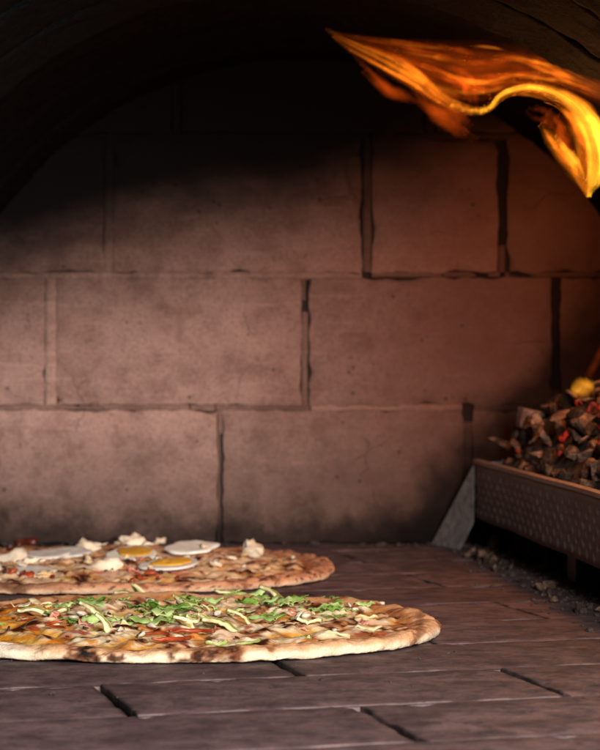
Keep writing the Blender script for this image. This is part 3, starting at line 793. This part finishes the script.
# burnt places on the rim: (photo column, half width in px, height band low, high, strength)
CH = [(84, 14, .0, 1.0, 1.0), (66, 5, .0, .4, .9), (97, 5, .05, .5, .9), (171, 4, .35, .8, .8), (184, 5, .0, .35, .9), (197, 5, .15, .8, .8), (238, 5, .1, .8, .85), (228, 12, .2, 1.0, .5), (212, 10, .5, 1.1, .6), (300, 5, .6, 1, .3), (420, 4, .6, 1, .7), (111, 4, .4, 1, .5)]
def front_crust(x, y, z, th, off, hn):
    px = CX + x / y * F
    n1 = FN(x, y, z, 55, 4); n2 = N(x, y, z + 3, 160); n3 = N(x, y, z + 8, 420)
    right = sst(150, 420, px)
    c = mix3(PALE, TAN, sst(.42 - .08 * right, .98 - .14 * right, hn + .28 * n1 + .08 * n3))
    c = mix3(c, WHITE, .8 * sst(40, 5, px) * (1 if math.sin(th) < .3 else 0))
    c = mix3(c, BROWN, sst(.22, .62, n1 + .35 * n2 + .25 * (hn - .6)) * .85)
    if off < -.013 and hn > .3: c = mix3(c, mix3(ORANGE, BROWN, .5 + n1), sst(-.013, -.019, off) * .8)
    if math.sin(th) < .25:
        for (cx, hw, lo, hi, st) in CH:
            if abs(px - cx) > hw * 2.4: continue
            dd = math.hypot((px - cx) / hw + .9 * n2 + .5 * n3, (hn - (lo + hi) / 2) / ((hi - lo) / 2 + .1) + .8 * n1 + .5 * n2)
            c = mix3(c, BROWN, .8 * st * sst(1.7, .8, dd)); c = mix3(c, BLACK, (st if st > .7 else st * .4) * sst(1.15, .45, dd))
    if 40 < px < 260 and math.sin(th) < .2:
        k2 = FN(x, y, z + 17, 48, 4) + .35 * n3 - .35 * abs(hn - .4)
        k2 = (k2 + .1) * sst(44, 80, px) * sst(265, 225, px) - .1
        c = mix3(c, BROWN, .8 * sst(.06, .34, k2)); c = mix3(c, BLACK, .8 * sst(.24, .5, k2))
    if hn < .16: c = mix3(c, lin((196, 176, 148)), .4)
    return c
def front_cheese(x, y, e, th):
    px = CX + x / y * F
    n1 = FN(x, y, 1.3, 42, 4); n2 = FN(x, y, 7.7, 95, 3); n3 = N(x, y, 5, 240); n4 = FN(x, y, 12.1, 30, 3)
    bp = FP.bumps(x, y)
    rimz = sst(.030, .004, e); left = sst(80, 15, px)
    c = mix3(mix3(YEL, ORANGE, .5 + .9 * n2), CREAM, sst(-.0016, .0010, bp + .0012 * n1 - .0012 * rimz - .002 * left))
    c = mix3(c, PINK, sst(.15, .5, n4) * .5)
    c = mix3(c, ORANGE, .9 * sst(.25, .6, n2 + .45 * rimz - .1 + .5 * left))
    c = mix3(c, RED, sst(.32, .58, FN(x, y, 20, 48, 3) + .36 * rimz - 60 * bp) * .85)
    sc = FN(x, y, 31, 66, 4) + 70 * bp + .2 * rimz
    c = mix3(c, lin((150, 84, 36)), .9 * sst(.18, .40, sc)); c = mix3(c, lin((58, 25, 10)), sst(.36, .58, sc + .25 * n3))
    return c
build_crust(FP, front_crust, CH)
build_cheese(FP, front_cheese)
# melted cheese and bits everywhere
for k in range(16): put(FP, 'cheese_melt', *rnd(FP, .024), R.uniform(.5, 1.1), tilt=.14, lift=-.0004)
for k in range(12): put(FP, 'onion_piece', *rnd(FP, .026), R.uniform(.0018, .0040), tilt=.6, lift=.0010)
for k in range(9): put(FP, 'mushroom_slice', *rnd(FP, .026), R.uniform(.5, .85), tilt=.2, lift=.0004)
for k in range(9): put(FP, 'ham_piece', *rnd(FP, .026), R.uniform(.5, .85), tilt=.18, lift=.0002)
for k in range(26): put(FP, 'burnt_bit', *rnd(FP, .016), R.uniform(.0012, .003), tilt=.5, lift=.0008)
for k in range(6): put(FP, 'tomato_piece', *rnd(FP, .02), R.uniform(.002, .004), tilt=.5, lift=.001)
# red tomato strips along the front edge
for (x, y, rz, s) in [(176, 641, 1.2, 1.1), (192, 644, 1.6, 1.1), (160, 638, 1.0, .9), (60, 632, .8, .8), (52, 630, 2.2, .7)]:
    X, Y = pxs(FP, x, y); put(FP, 'tomato_strip', X, Y, s, rz, .1, .0012)
# lettuce: a green heap along the middle
for k in range(60):
    x = R.choice((R.gauss(165, 38), R.gauss(230, 45), R.gauss(120, 36), R.gauss(300, 45))); y = R.gauss(608, 8)
    if not (48 < x < 375 and 595 < y < 624): continue
    X, Y = pxs(FP, x, y); put(FP, 'lettuce_shred', X, Y, R.uniform(.5, 1.1), None, .0, R.uniform(.0002, .0016), rot=(R.gauss(.24, .14), R.gauss(0, .2), R.gauss(0, .8) + R.choice((0, 3.14))))
for (x, y) in [(66, 605), (58, 606), (75, 603), (86, 602), (95, 600), (90, 624), (104, 625), (345, 597), (355, 605), (362, 607), (340, 616), (330, 613), (300, 600), (318, 598), (365, 609), (350, 612)]:
    X, Y = pxs(FP, x, y); put(FP, 'lettuce_shred', X, Y, R.uniform(.4, .75), None, 0, R.uniform(.0002, .0012), rot=(R.gauss(.2, .25), R.gauss(0, .2), R.gauss(0, .7)))
for (x, y, s, k, rz) in [(246, 598, 1.2, 0, .1), (258, 600, 1.1, 3, -.2), (160, 616, 1.2, 5, .25), (148, 621, 1.1, 7, .1), (172, 611, 1.1, 2, .3), (130, 624, 1.0, 9, -.2), (290, 603, 1.0, 4, 0)]:
    X, Y = pxs(FP, x, y); put(FP, 'lettuce_shred', X, Y, s, rz, .18, .0030, k=k, rot=(.3, R.gauss(0, .12), rz))
# avocado slices
for (x, y, s, rz) in [(278, 598, 1.3, 1.7), (232, 594, 1.1, 1.5), (190, 606, 1.0, 1.2), (203, 627, 1.1, 1.8), (222, 628, 1.1, 1.4), (95, 618, 1.0, 1.3), (36, 616, 1.0, 1.0), (180, 630, 1.0, 2.0), (140, 594, 1.0, 2.3), (128, 597, .9, .8), (240, 622, .9, 1.6), (215, 622, .9, 1.3), (310, 622, .9, 1.5), (60, 618, .9, 1.2), (110, 628, 1.0, 1.5)]:
    X, Y = pxs(FP, x, y); put_avo(FP, X, Y, s * 1.05, rz + R.gauss(0, .35), .12, .0020)
for k in range(8): put_avo(FP, *rnd(FP, .03), R.uniform(.5, .8), None, .2, .0006)
for (x, y, s) in [(300, 619, .0045), (306, 620, .004), (150, 604, .005), (75, 615, .005), (82, 617, .005), (152, 630, .005), (380, 607, .0045), (140, 639, .004)]:
    X, Y = pxs(FP, x, y); put(FP, 'onion_piece', X, Y, s, None, .4, .002)

# ---- back pizza
bc = on(95, 573); back_root = empty('pizza', (bc.x, bc.y, 0))
tag(back_root, 'baked pizza topped with boiled egg slices and pale cream dollops by the back wall', 'pizza', 'pizzas baking on the hearth')
BP = Pizza(back_root, (bc.x, bc.y), 238 * bc.y / F, bc.y - on(95, 596).y, 9.1, .0084, .26, 2.0)
def back_crust(x, y, z, th, off, hn):
    n1 = FN(x, y, z, 50, 4); n2 = N(x, y, z + 3, 190); n3 = N(x, y, z + 8, 420); px = CX + x / y * F
    c = mix3(lin((222, 184, 150)), lin((196, 138, 102)), sst(.15, .8, hn + .3 * n1))
    c = mix3(c, lin((120, 70, 44)), sst(.25, .6, n1 + .3 * n3) * .8)
    c = mix3(c, lin((60, 34, 24)), .85 * sst(.28, .42, N(x, y, z * 1.5, 210)) * sst(.25, .6, hn))
    c = mix3(c, lin((120, 84, 60)), .7 * sst(95, 20, px) * sst(.3, .7, hn + .4 * n1))
    if off < -.015 and hn > .3: c = mix3(c, lin((176, 96, 52)), sst(-.015, -.021, off) * .8)
    return c
def back_cheese(x, y, e, th):
    n1 = FN(x, y, 3.3, 42, 4); n2 = FN(x, y, 9.7, 90, 3); n4 = FN(x, y, 14.1, 32, 3)
    c = mix3(lin((232, 198, 156)), lin((210, 160, 96)), sst(-.1, .4, n1)); c = mix3(c, lin((206, 150, 126)), sst(.0, .4, n4) * .6)
    rimz = sst(.030, .004, e)
    c = mix3(c, ORANGE, sst(.25, .6, n2 + .25 * rimz) * .7)
    c = mix3(c, RED, sst(.3, .55, FN(x, y, 22, 46, 3) + .42 * rimz) * .75)
    sc = FN(x, y, 33, 62, 4) + 70 * BP.bumps(x, y) + .1 * rimz
    c = mix3(c, BROWN, sst(.2, .46, sc)); c = mix3(c, lin((52, 24, 12)), sst(.42, .62, sc))
    return c
build_crust(BP, back_crust, [])
build_cheese(BP, back_cheese)
for k in range(14): put(BP, 'cheese_melt', *rnd(BP, .022), R.uniform(.5, 1.0), tilt=.2, lift=.0003)
for k in range(16): put(BP, 'mushroom_slice', *rnd(BP, .02), R.uniform(.5, .9), tilt=.35, lift=.001)
for k in range(12): put(BP, 'ham_piece', *rnd(BP, .02), R.uniform(.5, .95), tilt=.3, lift=.001)
for k in range(30): put(BP, 'burnt_bit', *rnd(BP, .02), R.uniform(.0012, .003), tilt=.4, lift=.0006)
for k in range(16): put(BP, 'onion_piece', *rnd(BP, .024), R.uniform(.002, .0038), tilt=.5, lift=.001)
for k in range(22):
    X, Y = pxs(BP, R.uniform(5, 240), R.uniform(574, 583)); put(BP, R.choice(('tomato_piece', 'tomato_piece', 'charred_tomato')), X, Y, R.uniform(.002, .0045), None, .3, .0004)
for (x, y, s) in [(22, 547, .011), (30, 545, .009), (12, 549, .008)]:
    X, Y = pxs(BP, x, y); put(BP, 'charred_tomato', X, Y, s, None, .2, .003)
for (x, y, s) in [(14, 580, .007), (30, 582, .006), (150, 580, .007), (160, 581, .006), (142, 579, .006), (38, 548, .008)]:
    X, Y = pxs(BP, x, y); put(BP, 'tomato_piece', X, Y, s, None, .2, .001)
# pale dollops
for (x, y, s, lf, k, sq) in [(8, 560, .017, .003, 0, (1, .8, .75)), (89, 551, .017, .003, 1, (1.05, .8, .7)), (103, 569, .019, .003, 2, (1.05, .8, .72)), (131, 548, .019, .006, 3, (1.05, .8, .75)), (253, 556, .013, .007, 4, (.95, .8, 1.2)), (28, 562, .010, .002, 5, (1, .8, .6)), (75, 556, .009, .002, 6, (1, .8, .6)), (158, 545, .008, .004, 5, (1, 1, .8)), (215, 566, .007, .001, 2, (1, .8, .6)), (-30, 566, .016, .003, 2, (1, .8, .7)), (-70, 572, .015, .003, 3, (1, .8, .7))]:
    X, Y = pxs(BP, x, y); put(BP, 'cream_dollop', X, Y, s, None, .15, lf, rot=(R.gauss(0, .15), R.gauss(0, .15), R.uniform(-.4, .4)), k=k, squash=sq)
# egg slices: white disc with a yolk
def disc(name, rad, th, seed, dome=0.0, wob=.05):
    n = 30; rings = [0, .35, .7, .9, 1.0]; vs = [(0, 0, th / 2 + dome)]; fs = []
    for q_ in rings[1:]:
        for i in range(n):
            a = 2 * math.pi * i / n; rr = rad * q_ * (1 + wob * N(math.cos(a) * 1.5, math.sin(a) * 1.5, seed)); vs.append((rr * math.cos(a) * 1.12, rr * math.sin(a) * .92, th / 2 + dome * (1 - q_ * q_) - (.35 * th if q_ == 1 else 0) + .0009 * N(math.cos(a) * q_ * 2.5, math.sin(a) * q_ * 2.5, seed)))
    b = len(vs)
    for i in range(n): a = 2 * math.pi * i / n; rr = rad * .97 * (1 + wob * N(math.cos(a) * 1.5, math.sin(a) * 1.5, seed)); vs.append((rr * math.cos(a) * 1.12, rr * math.sin(a) * .92, -th / 2))
    for i in range(n): fs.append((0, 1 + i, 1 + (i + 1) % n))
    for r_ in range(4):
        for i in range(n): a = 1 + r_ * n + i; c = 1 + r_ * n + (i + 1) % n; fs.append((a, a + n, c + n, c))
    fs.append(tuple(b + i for i in range(n - 1, -1, -1)))
    return mesh(name, vs, fs)
for k, (x, y, rad, tilt, yolk, lift) in enumerate([(134, 558, .0205, .17, True, .006), (170, 569.5, .0225, .06, True, .004), (191, 553, .021, .13, False, .005), (47, 557, .0185, .05, False, .004), (68, 554.5, .0165, .16, False, .005), (31, 572, .0185, .03, False, .003), (-20, 575, .018, .1, True, .004)]):
    X, Y = pxs(BP, x, y)
    e = link('egg_slice', disc('egg_white', rad * .98, .0021, k, -.0004, .24), M['egg_white'], BP.root, (X, Y, BP.top(X, Y) + lift - .002), (tilt + .07, R.gauss(0, .05), R.uniform(-.3, .3)))
    if yolk:
        yo = link('yolk', disc('yolk', rad * .66, .0010, k + 30, .0008, .22), M['yolk']); yo.parent = e; yo.location = (rad * .04, rad * .12, .0013)

for (x, y, s_, lf) in [(205, 555, .006, .006), (52, 554, .008, .003), (64, 552, .007, .003), (120, 552, .009, .007), (148, 552, .007, .007), (40, 568, .006, .005), (22, 570, .006, .005), (155, 566, .005, .006), (186, 565, .005, .006), (80, 552, .006, .006), (230, 560, .006, .002), (100, 548, .007, .005)]:
    X, Y = pxs(BP, x, y); put(BP, 'cream_dollop', X, Y, s_, None, .2, lf, squash=(1.1, .9, .5))

# ------------------------------------------------------------------ flames: closed tongues of glowing gas
def mat_flame(name, color, dens, wisp=.5, ns=30.0):
    q = NT(name); p = q.pos()
    vr = q.n('ShaderNodeVectorRotate', rotation_type='Y_AXIS', Vector=p, Angle=math.radians(-22)).outputs[0]
    nn = q.noise(q.scale(vr, (ns * .28, ns, ns * 1.5)), 1.0, 4, .6, .9)
    f = q.ramp(nn, .5 - .28 * wisp, .5 + .24 * wisp, 1 - wisp, 1.0)
    ev = q.n('ShaderNodeEmission'); q.set(ev.inputs['Color'], color); q.set(ev.inputs['Strength'], q.math('MULTIPLY', f, dens))
    q.t.links.new(ev.outputs[0], q.out.inputs['Volume'])
    tr = q.n('ShaderNodeBsdfTransparent'); es = q.n('ShaderNodeEmission', Strength=.004); q.set(es.inputs['Color'], color)
    ad = q.n('ShaderNodeAddShader'); q.t.links.new(tr.outputs[0], ad.inputs[0]); q.t.links.new(es.outputs[0], ad.inputs[1])
    q.t.links.new(ad.outputs[0], q.out.inputs['Surface']); return q.m
DEEP, MIDC, HOT = (1.0, .115, .006), (1.0, .22, .010), (1.0, .42, .022)
def catmull(pts, k=6):
    out = []; n = len(pts)
    for i in range(n - 1):
        p = [pts[max(0, i - 1)], pts[i], pts[i + 1], pts[min(n - 1, i + 2)]]
        for j in range(k):
            t = j / k; out.append(tuple(.5 * (2 * b + (c - a) * t + (2 * a - 5 * b + 4 * c - d) * t * t + (3 * b - a - 3 * c + d) * t ** 3) for a, b, c, d in zip(*p)))
    out.append(tuple(pts[-1])); return out
def tongue(root, pts, thick, mat, depth, seed=0, name='flame_tongue', fade=(.3, .3)):
    """pts: photo column, row, half width (px); the tongue is a lens-shaped tube"""
    P = catmull(pts); n = len(P); K = 24; vs = []; fs = []
    for i, (x, y, hw) in enumerate(P):
        hw *= 1.5 * (1 + .16 * N(i * .23, seed + x * .01, 3))
        a = P[max(0, i - 1)]; b = P[min(n - 1, i + 1)]; d = depth(x)
        t = Vector((b[0] - a[0], 0, -(b[1] - a[1]))); t.normalize(); q = Vector((-t.z, 0, t.x))
        hw = max(.4, hw) / F * d; c = at(x, y, d); u_ = i / (n - 1); tk = thick * min(1.0, hw / (.35 * thick) + .05)
        tk *= (sst(-.02, fade[0], u_) if fade[0] else 1) * (sst(1.02, 1 - fade[1], u_) if fade[1] else 1)
        for k in range(K):
            an = 2 * math.pi * k / K; vs.append(c + q * hw * math.cos(an) + Vector((0, 1, 0)) * tk * .5 * math.copysign(abs(math.sin(an)) ** 4.2, math.sin(an)))
    for i in range(n - 1):
        for k in range(K): fs.append((i * K + k, i * K + (k + 1) % K, (i + 1) * K + (k + 1) % K, (i + 1) * K + k))
    fs += [tuple(range(K - 1, -1, -1)), tuple((n - 1) * K + k for k in range(K))]
    me = mesh(name, vs, fs)
    bm = bmesh.new(); bm.from_mesh(me); bmesh.ops.recalc_face_normals(bm, faces=bm.faces); bm.to_mesh(me); bm.free()
    return link(name, me, mat, root)
def C(*pp): return [(320 + x * .4667, 20 + y * .4667, w_ * .4667) for (x, y, w_) in pp]
fd = lambda x: 1.55 + (600 - min(x, 640)) / 265.0 * .30
fl = empty('flame', tuple(at(640, 400, 1.55)))
tag(fl, 'long orange flame rolling up from the coals and licking along the vault', 'flame')
m_core = mat_flame('flame core', HOT, 150, .4, 40); m_main = mat_flame('flame body', MIDC, 84, .75, 38)
m_dim = mat_flame('flame veil', DEEP, 15, .95, 34); m_mid = mat_flame('flame orange', DEEP, 40, .85, 44); m_red = mat_flame('flame red wisp', DEEP, 11, .6, 40)
def bundle(path, n, spread, wid, thick, mats, seed, span=(.3, .8), fade=.4):
    """many thin filaments drifting along one path: (photo column, row, half width)"""
    r = random.Random(seed); D = catmull(path, 8); m = len(D)
    for k in range(n):
        L = r.uniform(*span); u0 = r.uniform(-.05, 1.02 - L); o0 = r.uniform(-1, 1) * spread; pts = []
        for j in range(9):
            u = max(0, min(1, u0 + L * j / 8)); f = u * (m - 1); i = min(m - 2, int(f)); t = f - i
            x, y, w_ = (p + (q_ - p) * t for p, q_ in zip(D[i], D[i + 1]))
            dx, dy = D[i + 1][0] - D[i][0], D[i + 1][1] - D[i][1]; l = math.hypot(dx, dy) or 1
            o = w_ * max(-1.3, min(1.3, o0 + .55 * N(k * 2.3, u * 3.0, seed)))
            pts.append((x - dy / l * o, y + dx / l * o, max(.5, w_ * wid * (.35 + .65 * math.sin(math.pi * (j + .5) / 9)) * r.uniform(.7, 1.3))))
        tongue(fl, pts, thick * r.uniform(.7, 1.3), mats[k % len(mats)], fd, seed + k, fade=(fade, fade))
main = C((12, 18, 2), (60, 52, 7), (120, 80, 11), (180, 110, 14), (220, 138, 13), (260, 168, 10), (300, 188, 8), (338, 196, 7), (366, 186, 7), (384, 164, 8), (412, 150, 9), (450, 146, 12), (500, 157, 15), (540, 180, 20), (568, 215, 26), (582, 260, 28), (586, 310, 24), (580, 350, 13), (573, 381, 2))
tongue(fl, [(x, y, w_ * (1.35 if k_ < 7 else .9)) for k_, (x, y, w_) in enumerate(main)], .012, mat_flame('flame glow', MIDC, 15, .85, 36), fd, fade=(.15, 0))
bundle(main[:9], 26, 1.25, .30, .009, (m_main, m_mid, m_main), 11, (.25, .7), .5)
bundle(main[8:], 12, 1.0, .32, .009, (m_main, m_mid), 12, (.25, .6))
hot = C((280, 182, 2), (310, 191, 4), (340, 196, 5), (366, 186, 5), (383, 164, 5), (410, 150, 6), (450, 144, 7), (500, 155, 9), (540, 178, 13), (570, 212, 20), (588, 260, 24), (592, 310, 24), (582, 352, 12), (574, 380, 2))
tongue(fl, [(x, y, w_ * .75) for x, y, w_ in hot], .007, m_core, fd, fade=(.3, .02))
bundle(hot, 26, 1.1, .26, .009, (m_core, m_main, m_core), 23, (.2, .5), .4)
lobe = C((474, 222, 5), (490, 248, 11), (512, 278, 14), (540, 312, 14), (562, 348, 10), (574, 381, 2))
tongue(fl, lobe, .010, m_main, fd, fade=(.5, 0))
bundle(lobe, 9, .9, .34, .009, (m_main, m_mid, m_core), 37, (.3, .7))
inner = C((500, 185, 8), (525, 215, 22), (548, 260, 30), (566, 310, 26), (574, 366, 6))
bundle(inner, 10, .9, .36, .012, (m_mid, m_main, m_red), 41, (.4, .9))
veil = C((30, 30, 4), (140, 62, 18), (240, 92, 34), (330, 112, 46), (420, 106, 36), (500, 112, 30), (560, 132, 24), (650, 172, 20))
tongue(fl, veil, .020, m_red, fd, fade=(.3, 0))
bundle(veil, 46, 1.05, .12, .011, (m_mid, m_dim, m_mid, m_main), 53, (.2, .5), .5)
tongue(fl, C((322, 56, 1), (350, 57, 3), (375, 60, 3), (400, 66, 1)), .007, m_main, fd)
bundle(C((380, 74, 4), (430, 86, 6), (490, 106, 9), (560, 136, 10), (650, 176, 12)), 7, .9, .5, .010, (m_mid, m_main), 61, (.4, .9))
bundle(C((285, 92, 8), (305, 120, 14), (322, 150, 15), (334, 190, 8)), 7, .9, .36, .011, (m_mid, m_dim), 67, (.4, .9), .5)
for pp, n_, sd in [(((64, 70, 4), (100, 112, 12), (140, 148, 15), (185, 168, 12), (225, 182, 4)), 9, 71), (((190, 118, 8), (228, 165, 18), (268, 200, 22), (305, 228, 18), (345, 258, 6)), 11, 73), (((440, 190, 6), (475, 202, 14), (510, 222, 16), (540, 260, 10)), 6, 79)]:
    bundle(C(*pp), n_, 1.0, .42, .014, (m_red, m_dim), sd, (.35, .8), .5)
# the column that feeds it from the coals, out of frame to the right
tongue(fl, C((620, 160, 12), (660, 190, 24), (690, 260, 34), (700, 380, 44), (690, 520, 48), (676, 640, 40), (670, 740, 20)), .05, mat_flame('flame column', MIDC, 14, .8, 26), fd)
sf = empty('flame', tuple(at(582, 400, 1.75)))
tag(sf, 'small round yellow flame flickering on top of the coal heap', 'flame')
tongue(sf, [(569, 392, 1), (573, 391, 5), (577, 389.5, 7), (582, 388, 8), (587, 386, 7), (591, 384, 5), (595, 381, 1)], .016, mat_flame('small flame', (1.0, .36, .02), 55, .6, 60), lambda x: 1.75)
tongue(sf, [(586, 382, 3), (590, 373, 3), (596, 362, 3), (602, 348, 2.5), (606, 335, 1)], .006, m_red, lambda x: 1.75)
